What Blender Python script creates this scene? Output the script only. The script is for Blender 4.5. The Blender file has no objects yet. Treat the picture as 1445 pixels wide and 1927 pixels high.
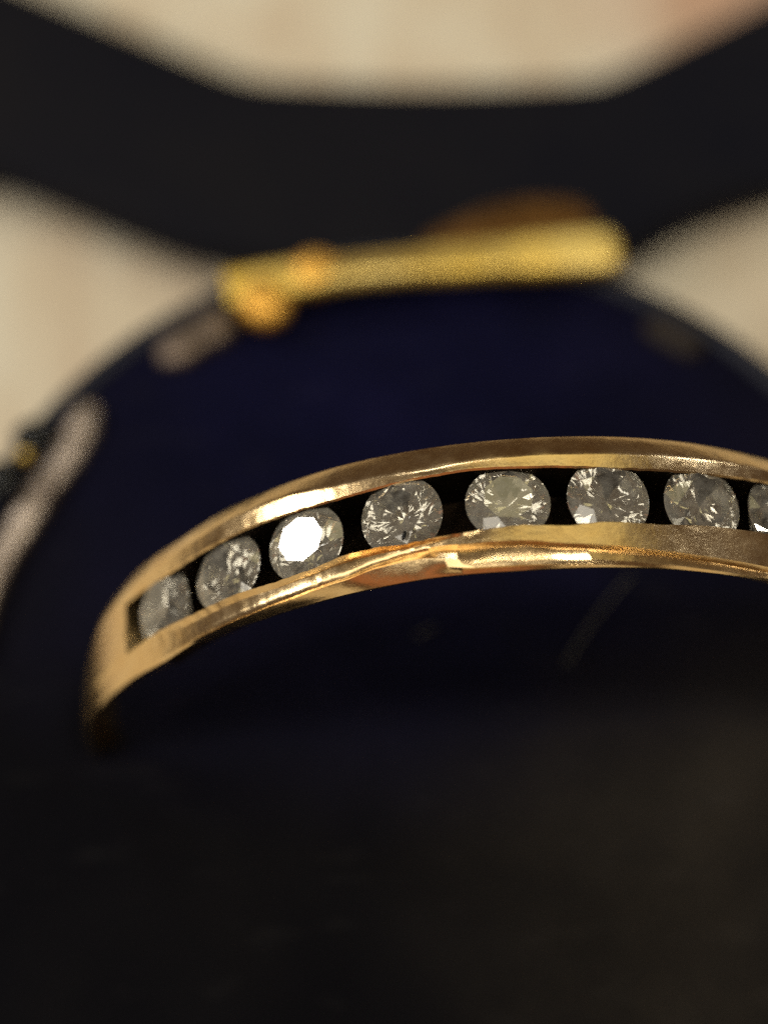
import bpy, bmesh, math, random
from mathutils import Vector, Matrix, noise
random.seed(7)
R = math.radians
S = bpy.context.scene
S.unit_settings.system = 'METRIC'
S.unit_settings.scale_length = 0.01          # 1 unit = 1 cm
# ------------------------------------------------------------------ camera
ELEV = 1.0768676828682258
camd = bpy.data.cameras.new('camera')
cam = bpy.data.objects.new('camera', camd)
S.collection.objects.link(cam)
S.camera = cam
cam.location = (0, -1.92964876, 4.52190853)
cam.rotation_euler = (math.pi / 2 - ELEV, 0, 0)
camd.sensor_fit = 'HORIZONTAL'
camd.sensor_width = 36
camd.lens = 36 * 3850.85 / 1445
camd.clip_start = 0.05
camd.clip_end = 500
camd.dof.use_dof = True
camd.dof.focus_distance = 4.07
camd.dof.aperture_fstop = 0.41
# ------------------------------------------------------------------ world and light
W = bpy.data.worlds.new("World")
S.world = W
W.use_nodes = True
W.node_tree.nodes['Background'].inputs[0].default_value = (0.75, 0.43, 0.25, 1)
W.node_tree.nodes['Background'].inputs[1].default_value = 0.07
S.view_settings.view_transform = 'Standard'
S.view_settings.look = 'None'
S.view_settings.exposure = 0
S.view_settings.gamma = 1
S.cycles.use_denoising = False
S.cycles.max_bounces = 16
S.cycles.transmission_bounces = 14
S.cycles.glossy_bounces = 8
S.cycles.caustics_refractive = True
S.cycles.sample_clamp_indirect = 6
TOP = Vector((0.3, 0, 1))


def lamp(name, direction, dist, size, radiance, color, size_y=None):
    d = Vector(direction).normalized()
    l = bpy.data.lights.new(name, 'AREA')
    l.shape = 'RECTANGLE'
    l.size = size
    l.size_y = size_y or size
    l.energy = radiance * math.pi * l.size * l.size_y
    l.color = color
    o = bpy.data.objects.new(name, l)
    S.collection.objects.link(o)
    o.location = TOP + d * dist
    o.rotation_euler = d.to_track_quat('Z', 'Y').to_euler()
    return o


# the ring's frame: turned a little about the upright axis
YAW = 0.07039108247240305
X0 = 0.2955721019367003


def ringpt(th, r, y):
    x = r * math.sin(th)
    z = r * math.cos(th)
    return Vector((X0 + x * math.cos(YAW) - y * math.sin(YAW), x * math.sin(YAW) + y * math.cos(YAW), z))


def ringn(th):
    return Vector((math.sin(th) * math.cos(YAW), math.sin(th) * math.sin(YAW), math.cos(th)))


STONES = [(-51.5, 0.000), (-39.3, 0.000), (-27.7, 0.000), (-15.5, 0.006), (-3.0, 0.004), (8.8, 0.003), (20.6, 0.004),
          (31.7, 0.004), (44.0, 0.004)]
th3 = R(STONES[2][0])
v3 = (Vector(cam.location) - ringpt(th3, 1, 0)).normalized()
n3 = ringn(th3)
l3 = 2 * n3.dot(v3) * n3 - v3
lamp('desk_lamp', l3, 40, 6, 30, (1.0, 0.93, 0.84))                       # mirrored by the third stone's table
lamp('ceiling_lamp', (0.25, -0.12, 1), 45, 6.5, 40, (1.0, 0.91, 0.76))
lamp('stone_fill_panel', (-0.42, -0.62, 0.86), 50, 26, 2.3, (1.0, 0.93, 0.80))  # unseen panel added near the camera to brighten the stones' facets
lamp('low_warm_fill', (-0.15, -0.98, 0.25), 50, 34, 0.36, (1.0, 0.36, 0.15), 12)  # unseen fill added so the ring's front side reflects red-brown
lamp('wall_light', (0.1, 0.62, 0.80), 60, 38, 0.85, (1.0, 0.87, 0.44), 26)


# a lamp mirrored by the worn slope of the front rail, and small unseen lights added to make the stones sparkle
s3 = ringpt(R(-28), 0.99, -0.09)
vv = (Vector(cam.location) - s3).normalized()
nn = (ringn(R(-28)) * math.cos(R(19)) + Vector((math.sin(YAW), -math.cos(YAW), 0)) * math.sin(R(19))).normalized()
ll = 2 * nn.dot(vv) * nn - vv
lamp('side_lamp', ll, 42, 4.5, 60, (1.0, 0.95, 0.88))
for q, dv in enumerate([(-0.9, -0.5, 0.7), (0.8, 0.1, 0.55), (-0.35, 0.85, 0.9), (0.55, -0.9, 0.8), (0.7, 0.8, 0.5), (-0.15, -0.1, 1)]):
    lamp('sparkle_light', dv, 50, 3.2, 44, (1.0, 0.90, 0.72) if q % 2 else (0.95, 0.96, 1.0))


# ------------------------------------------------------------------ materials
def nodes(name):
    m = bpy.data.materials.new(name)
    m.use_nodes = True
    nt = m.node_tree
    return m, nt, nt.nodes['Principled BSDF']


def nz(nt, scale, detail=4, rough=0.6, coord='Object', mapping=None):
    tc = nt.nodes.new('ShaderNodeTexCoord')
    n = nt.nodes.new('ShaderNodeTexNoise')
    n.inputs['Scale'].default_value = scale
    n.inputs['Detail'].default_value = detail
    n.inputs['Roughness'].default_value = rough
    out = tc.outputs[coord]
    if mapping:
        mp = nt.nodes.new('ShaderNodeMapping')
        mp.inputs['Scale'].default_value = mapping
        nt.links.new(out, mp.inputs['Vector'])
        out = mp.outputs[0]
    nt.links.new(out, n.inputs['Vector'])
    return n.outputs['Fac']


def ramp(nt, fac, stops):
    r = nt.nodes.new('ShaderNodeValToRGB')
    e = r.color_ramp.elements
    while len(e) < len(stops):
        e.new(0.5)
    for k, (p, c) in enumerate(stops):
        e[k].position = p
        e[k].color = (*c, 1)
    nt.links.new(fac, r.inputs[0])
    return r.outputs[0]


def bump(nt, b, fac, strength, dist):
    n = nt.nodes.new('ShaderNodeBump')
    n.inputs['Strength'].default_value = strength
    n.inputs['Distance'].default_value = dist
    nt.links.new(fac, n.inputs['Height'])
    prev = b.inputs['Normal']
    if prev.is_linked:
        nt.links.new(prev.links[0].from_socket, n.inputs['Normal'])
    nt.links.new(n.outputs[0], b.inputs['Normal'])


def metal(name, c1, c2, rough=0.25, scratch=0.25, uneven=0.3, sc=18):
    m, nt, b = nodes(name)
    b.inputs['Metallic'].default_value = 1
    nt.links.new(ramp(nt, nz(nt, sc, 6), [(0.35, c1), (0.65, c2)]), b.inputs['Base Color'])
    rr = nt.nodes.new('ShaderNodeMapRange')
    rr.inputs['To Min'].default_value = rough * 0.7
    rr.inputs['To Max'].default_value = rough * 1.5
    nt.links.new(nz(nt, 30, 5), rr.inputs['Value'])
    nt.links.new(rr.outputs[0], b.inputs['Roughness'])
    bump(nt, b, nz(nt, 14, 3), uneven, 0.02)
    bump(nt, b, nz(nt, 160, 5, 0.7), scratch, 0.0025)
    return m


GOLD = metal('worn_yellow_gold', (0.88, 0.63, 0.31), (0.94, 0.72, 0.40), 0.21, 0.12, 0.07)
DARKGOLD = metal('channel_shade_gold', (0.012, 0.009, 0.007), (0.03, 0.02, 0.012), 0.5, 0.35, 0.2)  # near-black colour stands in for the shade deep in the channel
BRASS = metal('brass', (0.80, 0.55, 0.10), (0.95, 0.76, 0.28), 0.46, 0.0, 0.4, 4)
AMBER = metal('orange_brass', (0.80, 0.42, 0.07), (0.90, 0.55, 0.12), 0.42, 0.2, 0.5, 5)
BRONZE = metal('dark_brass', (0.09, 0.045, 0.015), (0.20, 0.10, 0.03), 0.5, 0.2, 0.5, 5)
DULL = metal('tarnished_silver', (0.10, 0.08, 0.065), (0.26, 0.20, 0.15), 0.5, 0.2, 0.6, 7)
SILVER = metal('dull_silver', (0.22, 0.18, 0.15), (0.62, 0.53, 0.44), 0.42, 0.5, 1.0, 9)


def velvet_mat():
    m, nt, b = nodes('navy_velvet')
    base = ramp(nt, nz(nt, 2.2, 5, 0.65), [(0.30, (0.0022, 0.0026, 0.014)), (0.55, (0.0040, 0.0042, 0.023)), (0.74, (0.0080, 0.0075, 0.036))])
    tcv = nt.nodes.new('ShaderNodeTexCoord')
    vd = nt.nodes.new('ShaderNodeVectorMath')
    vd.operation = 'DISTANCE'
    vd.inputs[1].default_value = (0.0, 1.1, 0)
    nt.links.new(tcv.outputs['Object'], vd.inputs[0])
    far = nt.nodes.new('ShaderNodeMapRange')
    far.inputs['From Min'].default_value = 0.35
    far.inputs['From Max'].default_value = 1.5
    nt.links.new(vd.outputs['Value'], far.inputs['Value'])
    uneven = nt.nodes.new('ShaderNodeMix')  # navy goes over to charcoal with distance from the far edge
    uneven.data_type = 'RGBA'
    nt.links.new(far.outputs[0], uneven.inputs['Factor'])
    nt.links.new(base, uneven.inputs['A'])
    nt.links.new(ramp(nt, nz(nt, 0.9, 4, 0.6), [(0.38, (0.0022, 0.0022, 0.0034)), (0.7, (0.0060, 0.0056, 0.0060))]), uneven.inputs['B'])
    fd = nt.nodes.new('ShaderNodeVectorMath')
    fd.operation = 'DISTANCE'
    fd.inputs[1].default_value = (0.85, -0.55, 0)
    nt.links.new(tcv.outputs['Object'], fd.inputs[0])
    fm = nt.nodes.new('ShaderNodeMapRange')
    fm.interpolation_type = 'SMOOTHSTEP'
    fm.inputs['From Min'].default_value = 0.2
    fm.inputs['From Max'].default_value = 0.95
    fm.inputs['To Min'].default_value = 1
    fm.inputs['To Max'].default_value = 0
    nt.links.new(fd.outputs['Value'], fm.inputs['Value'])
    bright_patch = nt.nodes.new('ShaderNodeMix')          # front-right patch with extra brightness painted into the colour
    bright_patch.data_type = 'RGBA'
    nt.links.new(fm.outputs[0], bright_patch.inputs['Factor'])
    nt.links.new(uneven.outputs['Result'], bright_patch.inputs['A'])
    nt.links.new(ramp(nt, nz(nt, 1.7, 5, 0.65), [(0.35, (0.010, 0.009, 0.008)), (0.7, (0.026, 0.022, 0.017))]), bright_patch.inputs['B'])
    base = bright_patch.outputs['Result']
    scuff = ramp(nt, nz(nt, 3.0, 3, 0.5, mapping=(1.6, 5, 1)), [(0.60, (0, 0, 0)), (0.85, (0.007, 0.0065, 0.006))])
    ad = nt.nodes.new('ShaderNodeMix')
    ad.data_type = 'RGBA'
    ad.blend_type = 'ADD'
    ad.inputs['Factor'].default_value = 1
    nt.links.new(base, ad.inputs['A'])
    nt.links.new(scuff, ad.inputs['B'])
    nt.links.new(ad.outputs['Result'], b.inputs['Base Color'])
    b.inputs['Roughness'].default_value = 0.85
    b.inputs['Specular IOR Level'].default_value = 0.05
    b.inputs['Sheen Weight'].default_value = 0.02
    b.inputs['Sheen Tint'].default_value = (0.35, 0.33, 0.9, 1)
    bump(nt, b, nz(nt, 70, 5, 0.8), 0.7, 0.01)
    return m


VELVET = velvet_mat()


def simple(name, c1, c2, rough, sc, spec=0.3, mapping=None, bm=0.3, bd=0.01):
    m, nt, b = nodes(name)
    nt.links.new(ramp(nt, nz(nt, sc, 6, 0.65, mapping=mapping), [(0.32, c1), (0.68, c2)]), b.inputs['Base Color'])
    b.inputs['Roughness'].default_value = rough
    b.inputs['Specular IOR Level'].default_value = spec
    bump(nt, b, nz(nt, sc * 12, 4), bm, bd)
    return m


SLATE = simple('dark_slate_enamel', (0.008, 0.010, 0.018), (0.016, 0.018, 0.028), 0.55, 3, 0.25)
BLACKISH = simple('near_black_leather', (0.0026, 0.003, 0.0075), (0.0062, 0.0060, 0.0085), 0.75, 1.6, 0.12)
BROWN = simple('brown_enamel', (0.010, 0.008, 0.008), (0.024, 0.018, 0.015), 0.6, 4, 0.2)
STONE_BLACK = simple('black_stone', (0.004, 0.005, 0.006), (0.008, 0.010, 0.010), 0.2, 8, 0.3)


def cloth_mat():
    m, nt, b = nodes('cream_cloth')
    base = ramp(nt, nz(nt, 1.3, 5, 0.6, mapping=(2.6, 0.7, 1)), [(0.36, (0.56, 0.45, 0.315)), (0.50, (0.65, 0.565, 0.415)), (0.62, (0.70, 0.65, 0.51))])
    g = nt.nodes.new('ShaderNodeTexCoord')
    vm = nt.nodes.new('ShaderNodeVectorMath')
    vm.operation = 'DISTANCE'
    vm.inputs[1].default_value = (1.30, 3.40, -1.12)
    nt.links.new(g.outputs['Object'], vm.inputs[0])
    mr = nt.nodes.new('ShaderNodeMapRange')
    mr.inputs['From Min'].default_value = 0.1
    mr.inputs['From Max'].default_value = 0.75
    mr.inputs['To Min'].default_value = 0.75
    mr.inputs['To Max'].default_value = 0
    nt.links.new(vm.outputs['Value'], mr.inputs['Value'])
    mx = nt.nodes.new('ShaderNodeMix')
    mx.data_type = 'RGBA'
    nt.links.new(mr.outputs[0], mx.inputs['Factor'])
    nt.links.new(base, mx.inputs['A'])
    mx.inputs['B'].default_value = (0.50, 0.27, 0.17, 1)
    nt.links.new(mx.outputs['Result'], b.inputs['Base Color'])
    b.inputs['Roughness'].default_value = 0.8
    b.inputs['Specular IOR Level'].default_value = 0.2
    wv = nz(nt, 60, 3)
    bump(nt, b, wv, 0.4, 0.01)
    return m


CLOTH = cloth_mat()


def diamond_mat():
    m = bpy.data.materials.new('cloudy_diamond')
    m.use_nodes = True
    nt = m.node_tree
    nt.nodes.clear()
    out = nt.nodes.new('ShaderNodeOutputMaterial')
    gl = nt.nodes.new('ShaderNodeBsdfGlass')
    gl.inputs['IOR'].default_value = 2.42
    gl.inputs['Roughness'].default_value = 0.0
    gl.inputs['Color'].default_value = (0.98, 0.97, 0.93, 1)
    tr = nt.nodes.new('ShaderNodeBsdfTranslucent')
    tr.inputs['Color'].default_value = (0.90, 0.87, 0.78, 1)
    df = nt.nodes.new('ShaderNodeBsdfDiffuse')
    df.inputs['Color'].default_value = (0.88, 0.86, 0.77, 1)
    cl = nt.nodes.new('ShaderNodeMixShader')
    nt.links.new(tr.outputs[0], cl.inputs[1])
    nt.links.new(df.outputs[0], cl.inputs[2])
    mr = nt.nodes.new('ShaderNodeMapRange')
    mr.inputs['From Min'].default_value = 0.35
    mr.inputs['From Max'].default_value = 0.75
    mr.inputs['To Min'].default_value = 0.04
    mr.inputs['To Max'].default_value = 0.30
    nt.links.new(nz(nt, 30, 6, 0.7), mr.inputs['Value'])
    mx = nt.nodes.new('ShaderNodeMixShader')
    nt.links.new(mr.outputs[0], mx.inputs[0])
    nt.links.new(gl.outputs[0], mx.inputs[1])
    nt.links.new(cl.outputs[0], mx.inputs[2])
    nt.links.new(mx.outputs[0], out.inputs[0])
    return m


DIAMOND = diamond_mat()


# ------------------------------------------------------------------ helpers
def link(name, verts, faces, mat, parent=None, smooth=True, kind=None):
    me = bpy.data.meshes.new(name)
    me.from_pydata([tuple(v) for v in verts], [], faces)
    me.validate()
    bm = bmesh.new()
    bm.from_mesh(me)
    bmesh.ops.remove_doubles(bm, verts=bm.verts, dist=1e-6)
    bmesh.ops.recalc_face_normals(bm, faces=bm.faces)
    bm.to_mesh(me)
    bm.free()
    me.materials.append(mat)
    for p in me.polygons:
        p.use_smooth = smooth
    o = bpy.data.objects.new(name, me)
    S.collection.objects.link(o)
    if parent:
        o.parent = parent
        o.matrix_parent_inverse = Matrix.Translation(parent.location).inverted()
    if kind:
        o['kind'] = kind
    return o


def thing(name, loc, label, cat, group=None):
    o = bpy.data.objects.new(name, None)
    o.location = loc
    o.empty_display_size = 0.1
    S.collection.objects.link(o)
    o['label'] = label
    o['category'] = cat
    if group:
        o['group'] = group
    bpy.context.view_layer.update()
    return o


def interp(tab, t):
    if t <= tab[0][0]:
        return tab[0][1]
    for (a, x), (b, y) in zip(tab, tab[1:]):
        if t <= b:
            f = (t - a) / (b - a)
            f = f * f * (3 - 2 * f) * 0.4 + f * 0.6
            return x + (y - x) * f
    return tab[-1][1]


def sweep(path, width, height, mat, name, parent, seg=10, taper=None):
    """a bar with a rounded, flattish section laid along a level path"""
    vs, fs = [], []
    n = len(path)
    m = 2 * seg
    for i, p in enumerate(path):
        p = Vector(p)
        a = Vector(path[max(i - 1, 0)])
        b = Vector(path[min(i + 1, n - 1)])
        t = (b - a).normalized()
        s = Vector((t.y, -t.x, 0)).normalized()
        k = taper(i / (n - 1)) if taper else 1
        for j in range(m):
            c = 2 * math.pi * j / m
            cc, ss = math.cos(c), math.sin(c)
            e = 0.65
            vs.append(p + s * (math.copysign(abs(cc) ** e, cc) * width / 2 * k) + Vector((0, 0, math.copysign(abs(ss) ** e, ss) * height / 2 * k)))
    for i in range(n - 1):
        for j in range(m):
            fs.append((i * m + j, i * m + (j + 1) % m, (i + 1) * m + (j + 1) % m, (i + 1) * m + j))
    fs.append(tuple(range(m)))
    fs.append(tuple(range((n - 1) * m, n * m)))
    return link(name, vs, fs, mat, parent)


def catmull(pts, k=8, closed=False):
    out = []
    n = len(pts)
    P = [Vector(p) for p in pts]
    rng = range(n) if closed else range(n - 1)
    for i in rng:
        p0 = P[(i - 1) % n] if (closed or i > 0) else P[0]
        p1, p2 = P[i], P[(i + 1) % n]
        p3 = P[(i + 2) % n] if (closed or i < n - 2) else P[-1]
        for j in range(k):
            t = j / k
            out.append(0.5 * ((2 * p1) + (p2 - p0) * t + (2 * p0 - 5 * p1 + 4 * p2 - p3) * t * t + (3 * p1 - p0 - 3 * p2 + p3) * t ** 3))
    if not closed:
        out.append(P[-1])
    return out


# ------------------------------------------------------------------ setting: cream cloth
ZT = -1.12
vs, fs = [], []
N = 90
for i in range(N + 1):
    for j in range(N + 1):
        x = -18 + 36 * i / N
        y = -16 + 36 * j / N
        z = ZT - 0.06 + 0.05 * noise.noise(Vector((x * 0.5, y * 0.22, 3)))
        vs.append((x, y, z))
for i in range(N):
    for j in range(N):
        a = i * (N + 1) + j
        fs.append((a, a + N + 1, a + N + 2, a + 1))
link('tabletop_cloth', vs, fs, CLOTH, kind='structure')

# ------------------------------------------------------------------ round case
CX, CY = 0.13, 0.15
case = thing('round_case', (CX, CY, ZT), 'round navy velvet display case under the diamond ring, gold bar along its far edge', 'jewellery case')
RO = 1.27


def lathe(prof, mat, name, parent, a0=0.0, a1=360.0, seg=160, smooth=True):
    vs, fs = [], []
    full = abs(a1 - a0) >= 359.9
    n = seg if full else seg + 1
    for i in range(n):
        a = R(a0 + (a1 - a0) * i / seg)
        for r, z in prof:
            vs.append((CX + r * math.cos(a), CY + r * math.sin(a) * (1.7 if a > math.pi else 1), z))
    m = len(prof)
    for i in range(seg):
        for j in range(m - 1):
            k = (i + 1) % n
            fs.append((i * m + j, k * m + j, k * m + j + 1, i * m + j + 1))
    if not full:
        fs.append(tuple(range(m)))
        fs.append(tuple(range((n - 1) * m, n * m)))
    return link(name, vs, fs, mat, parent, smooth)


lathe([(1.15, ZT), (1.262, ZT), (1.266, -0.4), (1.268, -0.16), (1.262, -0.125), (1.245, -0.105), (1.225, -0.10), (1.205, -0.108), (1.195, -0.13), (1.19, -0.2)],
      SLATE, 'case_wall', case)

# velvet pad with the slot that grips the ring
vs, fs = [], []
NR, NA = 110, 260
for i in range(NR + 1):
    r = 1.198 * i / NR
    for j in range(NA):
        a = 2 * math.pi * j / NA
        x, y = CX + r * math.cos(a), CY + r * math.sin(a) * (1.7 if a > math.pi else 1)
        u = (x - X0) * math.cos(YAW) + y * math.sin(YAW)
        w = -(x - X0) * math.sin(YAW) + y * math.cos(YAW)
        z = -0.02 - 0.10 * (r / 1.2) ** 3
        inside = 1 / (1 + math.exp((abs(u) - 1.03) / 0.025))
        z -= 0.04 * math.exp(-(w / 0.08) ** 2) * inside
        z += 0.006 * noise.noise(Vector((x * 5, y * 5, 1))) + 0.02 * noise.noise(Vector((x * 1.6, y * 1.6, 5)))
        vs.append((x, y, z))
for i in range(NR):
    for j in range(NA):
        k = (j + 1) % NA
        fs.append((i * NA + j, i * NA + k, (i + 1) * NA + k, (i + 1) * NA + j))
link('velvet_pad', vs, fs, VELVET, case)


# a few hairs of lint on the velvet
LINTS = []
for k, (x, y, ln, an) in enumerate([(0.52, 0.22, 0.30, 0.95), (0.10, 0.18, 0.05, 0.5), (0.14, 0.84, 0.035, 0.6)]):
    pts = []
    for q in range(7):
        f = q / 6 - 0.5
        c = -0.12 * f * f * ln
        pts.append((x + f * ln * math.cos(an) - c * math.sin(an), y + f * ln * math.sin(an) + c * math.cos(an), -0.012 if y < 0.6 else -0.05))
    LINTS.append(pts)


def arcplate(a0, a1, r0, r1, z, h, mat, name, seg=40, endtaper=0.15):
    path, wd = [], (r1 - r0)
    for i in range(seg + 1):
        a = R(a0 + (a1 - a0) * i / seg)
        r = (r0 + r1) / 2
        path.append((CX + r * math.cos(a), CY + r * math.sin(a), z))

    def tp(t):
        d = min(t, 1 - t)
        return min(1, math.sqrt(max(0.03, d / endtaper)))
    return sweep(path, wd, h, mat, name, case, 8, tp)


LINT = simple('lint', (0.06, 0.06, 0.05), (0.09, 0.085, 0.065), 0.9, 20, 0.1)
for pts in LINTS:
    sweep(catmull(pts, 3), 0.005, 0.004, LINT, 'lint_fibre', case, 3)

# silver inlay along the rim on the left: long piece, short piece, and one far right
inlay = catmull([(-0.772, 0.865, -0.085), (-0.79, 0.78, -0.085), (-0.83, 0.685, -0.085), (-0.885, 0.58, -0.085), (-0.94, 0.46, -0.085), (-0.99, 0.33, -0.085), (-1.02, 0.15, -0.085)], 8)
sweep(inlay, 0.092, 0.09, SILVER, 'metal_inlay', case, 8, lambda t: min(1, 0.55 + 3 * t) * (1 - 0.25 * t))
arcplate(117.5, 130.5, 1.06, 1.175, -0.085, 0.09, DULL, 'metal_inlay', 24, 0.22)['label'] = 'short brownish piece of metal inlay'
arcplate(51, 60, 1.10, 1.185, -0.105, 0.06, BROWN, 'metal_inlay', 20, 0.2)['label'] = 'dark brown piece of metal inlay'


def ball(c, rx, ry, rz, mat, name, parent, rot=0.0, seg=20):
    vs, fs = [], []
    for i in range(seg // 2 + 1):
        ph = math.pi * i / (seg // 2)
        for j in range(seg):
            a = 2 * math.pi * j / seg
            x, y, z = rx * math.sin(ph) * math.cos(a), ry * math.sin(ph) * math.sin(a), rz * math.cos(ph)
            vs.append((c[0] + x * math.cos(rot) - y * math.sin(rot), c[1] + x * math.sin(rot) + y * math.cos(rot), c[2] + z))
    for i in range(seg // 2):
        for j in range(seg):
            k = (j + 1) % seg
            fs.append((i * seg + j, i * seg + k, (i + 1) * seg + k, (i + 1) * seg + j))
    return link(name, vs, fs, mat, parent)


ball((-0.905, 0.745, -0.035), 0.055, 0.05, 0.03, STONE_BLACK, 'black_stone', case)
ball((-0.975, 0.620, -0.035), 0.055, 0.055, 0.03, STONE_BLACK, 'black_stone', case)
ball((-0.918, 0.680, -0.02), 0.018, 0.018, 0.02, BRASS, 'gold_bead', case)

# gold bar: flat sided, a little twisted along its length
vs, fs = [], []
bar = catmull([(-0.42, 1.18, -0.01), (-0.2, 1.225, -0.01), (0.11, 1.265, -0.01), (0.38, 1.292, -0.01), (0.635, 1.312, -0.01)], 14)
M = 24
for i, p in enumerate(bar):
    t = i / (len(bar) - 1)
    d = (bar[min(i + 1, len(bar) - 1)] - bar[max(i - 1, 0)]).normalized()
    sd = Vector((d.y, -d.x, 0)).normalized()
    tw = interp([(0, 10), (0.22, -6), (0.34, -30), (0.46, -28), (0.56, -14), (0.68, -13), (0.75, 0), (0.92, 3), (1.0, -14)], t)
    k = min(1, 0.80 + 0.2 * t) * min(1, math.sqrt(max(0.35, (1 - t) / 0.03)))
    for j in range(M):
        c = 2 * math.pi * j / M
        a = math.copysign(abs(math.cos(c)) ** 0.45, math.cos(c)) * 0.069 * k
        b = math.copysign(abs(math.sin(c)) ** 0.7, math.sin(c)) * 0.034 * k
        ca, sa = math.cos(R(tw)), math.sin(R(tw))
        vs.append(p + sd * (a * ca + b * sa) + Vector((0, 0, -a * sa + b * ca)))
for i in range(len(bar) - 1):
    for j in range(M):
        fs.append((i * M + j, i * M + (j + 1) % M, (i + 1) * M + (j + 1) % M, (i + 1) * M + j))
fs += [tuple(range(M)), tuple(range((len(bar) - 1) * M, len(bar) * M))]
link('gold_bar', vs, fs, BRASS, case)
ball((-0.318, 1.150, -0.02), 0.072, 0.085, 0.05, AMBER, 'gold_knob', case, 0.4)
ball((-0.185, 1.235, -0.01), 0.070, 0.070, 0.05, AMBER, 'gold_knob', case, -0.2)
leaf = catmull([(0.12, 1.37, -0.09), (0.26, 1.41, -0.08), (0.42, 1.44, -0.07), (0.585, 1.43, -0.08)], 8)
sweep(leaf, 0.17, 0.07, BRONZE, 'bar_mount', case, 10, lambda t: min(1, 0.5 + 1.2 * t) * min(1, math.sqrt(max(0.1, (1 - t) / 0.12))))

# ------------------------------------------------------------------ dark curved band lying on the cloth
outer = [(-1.656, 2.425), (-1.288, 2.325), (-0.829, 2.105), (-0.55, 2.00), (0.1, 1.90), (0.74, 1.985), (1.019, 2.15), (1.283, 2.26), (1.62, 2.40),
         (2.5, 3.0), (2.9, 4.3), (2.2, 5.9), (0.1, 6.6), (-2.1, 5.9), (-2.9, 4.4), (-2.55, 3.1)]
inner = [(-1.90, 3.52), (-1.42, 3.27), (-0.969, 3.03), (-0.64, 2.85), (-0.50, 2.785), (-0.38, 2.758), (0.141, 2.735), (0.66, 2.755), (0.80, 2.79), (1.066, 2.95), (1.351, 3.13), (1.665, 3.34),
         (2.05, 3.8), (2.1, 4.5), (1.6, 5.4), (0.1, 5.9), (-1.6, 5.4), (-2.1, 4.5), (-2.1, 3.8)]
oc = catmull([(x, y, 0) for x, y in outer], 8, True)
ic = catmull([(x, y, 0) for x, y in inner], 8, True)
NB = 200
cen = Vector((0.0, 4.2, 0))


def ray(curve, ang):
    d = Vector((math.cos(ang), math.sin(ang), 0))
    best = None
    for a, b in zip(curve, curve[1:] + curve[:1]):
        a2, b2 = a - cen, b - cen
        den = d.x * (b2.y - a2.y) - d.y * (b2.x - a2.x)
        if abs(den) < 1e-12:
            continue
        t = (a2.x * (b2.y - a2.y) - a2.y * (b2.x - a2.x)) / den
        s = (a2.x * d.y - a2.y * d.x) / den
        if t > 0 and -1e-6 <= s <= 1 + 1e-6:
            best = t if best is None else max(best, t)
    return cen + d * best


vs, fs = [], []
M = 20
for i in range(NB):
    a = 2 * math.pi * i / NB
    p, q = ray(ic, a), ray(oc, a)
    mid = (p + q) / 2
    h = (q - p) / 2
    for j in range(M):
        c = 2 * math.pi * j / M
        cc, ss = math.cos(c), math.sin(c)
        vs.append(mid + h * math.copysign(abs(cc) ** 0.5, cc) + Vector((0, 0, ZT + 0.06 + 0.1 * math.copysign(abs(ss) ** 0.6, ss))))
for i in range(NB):
    k = (i + 1) % NB
    for j in range(M):
        l = (j + 1) % M
        fs.append((i * M + j, k * M + j, k * M + l, i * M + l))
band = link('dark_band', vs, fs, BLACKISH)
band['label'] = 'wide near-black curved band lying blurred on the cream cloth behind the gold bar'
band['category'] = 'band'

# ------------------------------------------------------------------ the ring
ring = thing('diamond_ring', (X0, 0, 0), 'gold ring channel set with a row of round diamonds, standing in navy velvet', 'ring')
# edges across the band (offset along the finger axis) by angle, read at the rails
tT = [(-100, -0.005), (-90, 0.0), (-80, 0.04), (-74, 0.085), (-68, 0.128), (-58, 0.146), (-48, 0.143), (-38.7, 0.155), (-23, 0.159), (0, 0.155), (20, 0.155), (50, 0.150), (60, 0.146), (70, 0.125), (80, 0.05), (95, 0.0)]
tL = [(-100, -0.015), (-90, -0.01), (-80, 0.02), (-68, 0.08), (-60, 0.088), (-53.7, 0.09), (-45.5, 0.094), (-36.7, 0.106), (-29, 0.108), (-22.6, 0.098), (-12, 0.089), (-6.5, 0.095), (10, 0.096), (30, 0.101), (60, 0.09), (80, 0.03), (95, -0.01)]
t1 = [(-60, 0.060), (-48, 0.053), (-41, 0.060), (-35, 0.065), (-22.7, 0.064), (-12, 0.072), (-7, 0.074), (1, 0.067), (9.6, 0.060), (21, 0.063), (30, 0.070), (60, 0.06)]
t2 = [(-60, -0.060), (-51, -0.063), (-44, -0.070), (-37, -0.069), (-31.7, -0.075), (-27, -0.073), (-22, -0.060), (-18, -0.061), (-15.4, -0.066), (-9.7, -0.061), (-2, -0.057), (3.3, -0.064), (7.7, -0.057), (14, -0.060), (20, -0.054), (28, -0.050), (60, -0.055)]
tF = [(-100, -0.05), (-90, -0.05), (-80, -0.06), (-70, -0.09), (-62, -0.102), (-51, -0.119), (-44, -0.114), (-37, -0.110), (-30, -0.106), (-23, -0.096), (-19, -0.082), (-15.5, -0.078), (-12.8, -0.077), (-7.5, -0.088), (-2, -0.093), (3, -0.105), (8.4, -0.112), (13.8, -0.120), (19.9, -0.126), (27, -0.130), (60, -0.11), (80, -0.06), (95, -0.05)]
tB = [(-100, -0.035), (-90, -0.035), (-80, -0.045), (-66, -0.075), (-56.7, -0.092), (-44, -0.110), (-35, -0.121), (-27, -0.124), (-14, -0.127), (-2, -0.135), (10, -0.135), (34, -0.130), (60, -0.10), (80, -0.05), (95, -0.035)]
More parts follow.
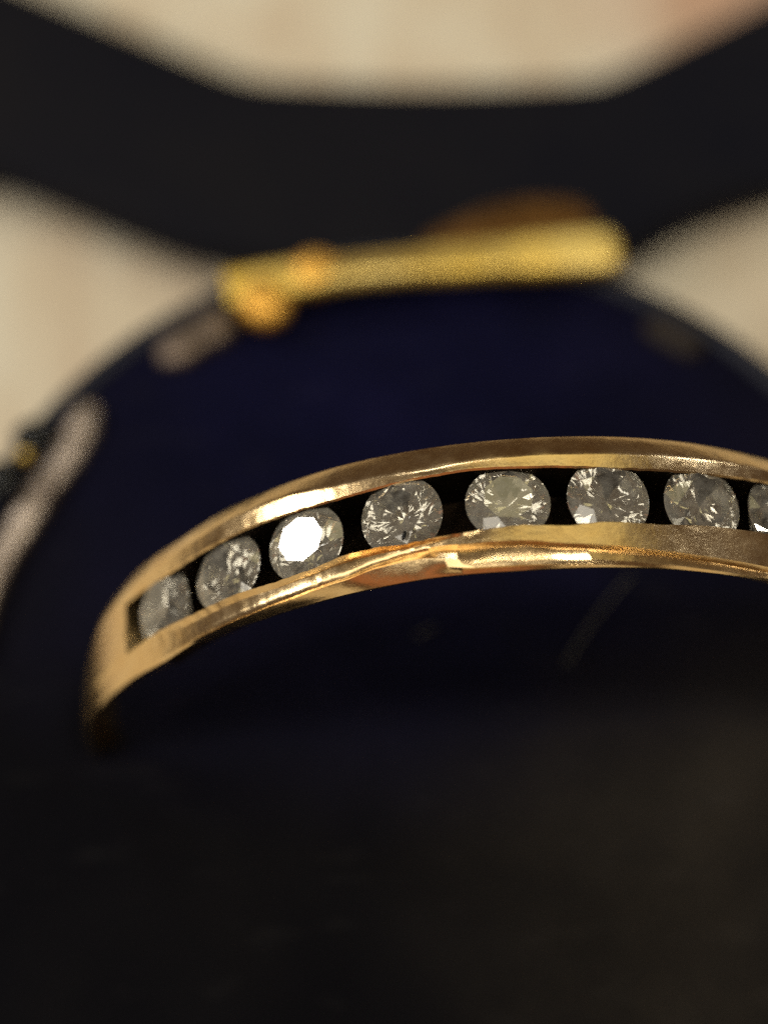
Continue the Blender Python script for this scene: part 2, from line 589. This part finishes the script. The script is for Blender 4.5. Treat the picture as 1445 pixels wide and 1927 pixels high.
# front shoulder: how far below the rim the worn shoulder sits (worn and sloping left of the fourth stone)
tSh = [(-90, 0.985), (-60, 0.988), (-50, 0.985), (-25, 0.982), (-18, 0.974), (-15, 0.977), (-10, 0.992), (-5, 0.998), (60, 0.998), (90, 0.985)]
TE = -58.6
TE2 = 55.0


def profile(t, inch):
    """closed section at angle t: list of (r, y); the index layout is the same everywhere"""
    T, L, F, B = interp(tT, t), interp(tL, t), interp(tF, t), interp(tB, t)
    c1, c2 = interp(t1, t), interp(t2, t)
    # wear
    wob = 0.0014 * noise.noise(Vector((t * 0.35, 0, 0)))
    wob2 = 0.0009 * noise.noise(Vector((t * 1.3, 4, 0)))
    c1 += 0.0016 * noise.noise(Vector((t * 0.9, 9, 0)))
    c2 += 0.0018 * noise.noise(Vector((t * 1.1, 19, 0)))
    sh = interp(tSh, t)
    if not inch:
        # tapering shank: keep the two channel edge points between L and F
        c1 = L * 0.62 + F * 0.38
        c2 = L * 0.30 + F * 0.70
    dp = 0.12 if inch else 0.0
    e = 0.006
    mid = (c1 + c2) / 2
    yin = (T + B) / 2
    q = min(1, max(0, (t + 16) / 5)) * min(1, max(0, (62 - t) / 8))
    rip = (1 - q) * 0.0035 * noise.noise(Vector((t * 1.9, 31, 0))) * min(1, max(0, (t + 46) / 6))
    led = min(1, max(0, (t + 14) / 6)) * min(1, max(0, (40 - t) / 14))
    P = [
        (0.842, T * 0.55 + yin * 0.45), (0.875, T - 0.012), (0.925, T - 0.004), (0.958, T), (0.975, T - 0.006),
        (0.988 + wob, L + (T - L) * 0.55), (0.996 + wob, L + (T - L) * 0.15), (1.0, L), (1.0005, L - 0.006),
        (1.0 + wob2, c1 + 0.008), (1.0 + wob2, c1 + 0.003), (0.996, c1),
        (0.994 - dp, c1), (0.996 - dp, mid), (0.994 - dp, c2), (0.996, c2),
        (1.0 + wob2, c2 - 0.003), (sh + 0.002 + (1 - q) * 0.002 - wob2, c2 * 0.7 + F * 0.3), (sh + 0.002 + rip, c2 * 0.2 + F * 0.8), (sh + 0.003 * q - 0.001 + rip, F), (sh - 0.008 - 0.006 * led, F - 0.006 + 0.003 * led),
        (0.981 + wob + 0.002 * led, (F * 0.75 + B * 0.25) - 0.006 - 0.012 * led), (0.970 + 0.006 * led, F * 0.45 + B * 0.55 - 0.005 - 0.013 * led), (0.960, F * 0.15 + B * 0.85 - 0.001), (0.953, B), (0.946, B + 0.001), (0.925, B + 0.018), (0.846, yin * 0.45 + B * 0.55),
    ]
    if not inch:
        P[12] = (0.9995, c1)
        P[13] = (1.003, mid)
        P[14] = (0.9995, c2)
        P[11] = (0.9995, c1 + 0.0001)
        P[15] = (0.9995, c2 - 0.0001)
    if t < -60:                                    # the shank thins towards the slot
        f = min(1, (-60 - t) / 16)
        P = [(r + (1.0 - (1.0 - r) * 0.45 - r) * f if r < 0.99 else r, y) for r, y in P]
    return P


def rows():
    ts = []
    t = -180.0
    while t < 180:
        ts.append(t)
        t += 0.5 if -100 < t < 80 else 2.0
    out = []
    for t in ts:
        if abs(t - TE) < 0.26 or abs(t - TE2) < 0.26:
            continue
        out.append((t, TE < t < TE2))
    out += [(TE, False), (TE + 0.001, True), (TE2, True), (TE2 + 0.001, False)]
    out.sort()
    return out


rw = rows()
groups = {'shank': [], 'rear_rail': [], 'front_rail': [], 'channel_seat': []}
vs = []
npr = 28
for t, inch in rw:
    for r, y in profile(max(-100, min(95, t)), inch):
        vs.append(ringpt(R(t), r, y))
n = len(rw)
for i in range(n):
    k = (i + 1) % n
    both = rw[i][1] and rw[k][1]
    for j in range(npr):
        l = (j + 1) % npr
        f = (i * npr + j, k * npr + j, k * npr + l, i * npr + l)
        if not both:
            g = 'shank'
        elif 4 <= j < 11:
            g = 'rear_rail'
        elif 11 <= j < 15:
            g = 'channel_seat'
        elif 15 <= j < 24:
            g = 'front_rail'
        else:
            g = 'shank'
        groups[g].append(f)
for g, fl in groups.items():
    used = sorted({a for f in fl for a in f})
    mp = {a: b for b, a in enumerate(used)}
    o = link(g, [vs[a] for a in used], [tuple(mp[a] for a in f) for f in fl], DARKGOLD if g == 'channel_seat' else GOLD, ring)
    try:
        o.data.set_sharp_from_angle(angle=R(38))
    except Exception:
        pass

# small torn burr on the front rail below the fourth stone
ball(tuple(ringpt(R(-15.0), 1.006, -0.052)), 0.0045, 0.012, 0.007, STONE_BLACK, 'burr', ring, -0.3, 10)


# brilliant cut stones
def brilliant(rt=0.60, girdle=0.05):
    hc = (1 - rt) * math.tan(R(33))
    dp = 0.86
    V, Fc = [], []

    def v(r, deg, z):
        V.append((r * math.cos(R(deg)), r * math.sin(R(deg)), z))
        return len(V) - 1
    rs = 0.80
    zs = hc * (1 - (rs * math.cos(R(22.5)) - rt) / (1 - rt))
    Tb = [v(rt, 45 * k, hc) for k in range(8)]
    St = [v(rs, 45 * k + 22.5, zs) for k in range(8)]
    G = 32
    Gt = [v(1, 11.25 * k, 0) for k in range(G)]
    Gb = [v(1, 11.25 * k, -girdle) for k in range(G)]
    rp = 0.28
    Pv = [v(rp, 45 * k + 22.5, -girdle - dp * (1 - rp * math.cos(R(22.5)))) for k in range(8)]
    cu = v(0, 0, -girdle - dp)
    Fc.append(tuple(Tb))
    for k in range(8):
        a, z, g = (k + 1) % 8, (k - 1) % 8, 4 * k
        Fc.append((Tb[k], St[k], Tb[a]))
        Fc.append((Tb[k], St[z], Gt[g], St[k]))
        Fc.append((cu, Pv[z], Gb[g], Pv[k]))
        for h in (0, 2):
            Fc.append((St[k], Gt[g + h], Gt[g + h + 1], Gt[(g + h + 2) % G]))
            Fc.append((Pv[k], Gb[g + h], Gb[g + h + 1], Gb[(g + h + 2) % G]))
    for k in range(G):
        a = (k + 1) % G
        Fc.append((Gt[k], Gb[k], Gb[a], Gt[a]))
    return V, Fc


BV, BF = brilliant()
RS = 0.0845
tilts = [(2, 3), (-4, 2), (0, 0), (5, -4), (-4, 3), (6, 2), (6, 0), (2, 5), (0, 3)]
spin = [10, 25, 4, 31, 15, 38, 34, 20, 0]
for k, (deg, yo) in enumerate(STONES):
    th = R(deg)
    zax = ringn(th)
    yax = Vector((-math.sin(YAW), math.cos(YAW), 0))
    xax = yax.cross(zax)
    M3 = Matrix((xax, yax, zax)).transposed()
    M3 = M3 @ Matrix.Rotation(R(tilts[k][0]), 3, 'X') @ Matrix.Rotation(R(tilts[k][1]), 3, 'Y') @ Matrix.Rotation(R(spin[k]), 3, 'Z')
    c = ringpt(th, 0.977, yo)
    o = link('diamond', [c + M3 @ (Vector(p) * RS) for p in BV], BF, DIAMOND, ring, smooth=False)
    if k == 2:
        o['label'] = 'diamond whose eight-sided table shines white'
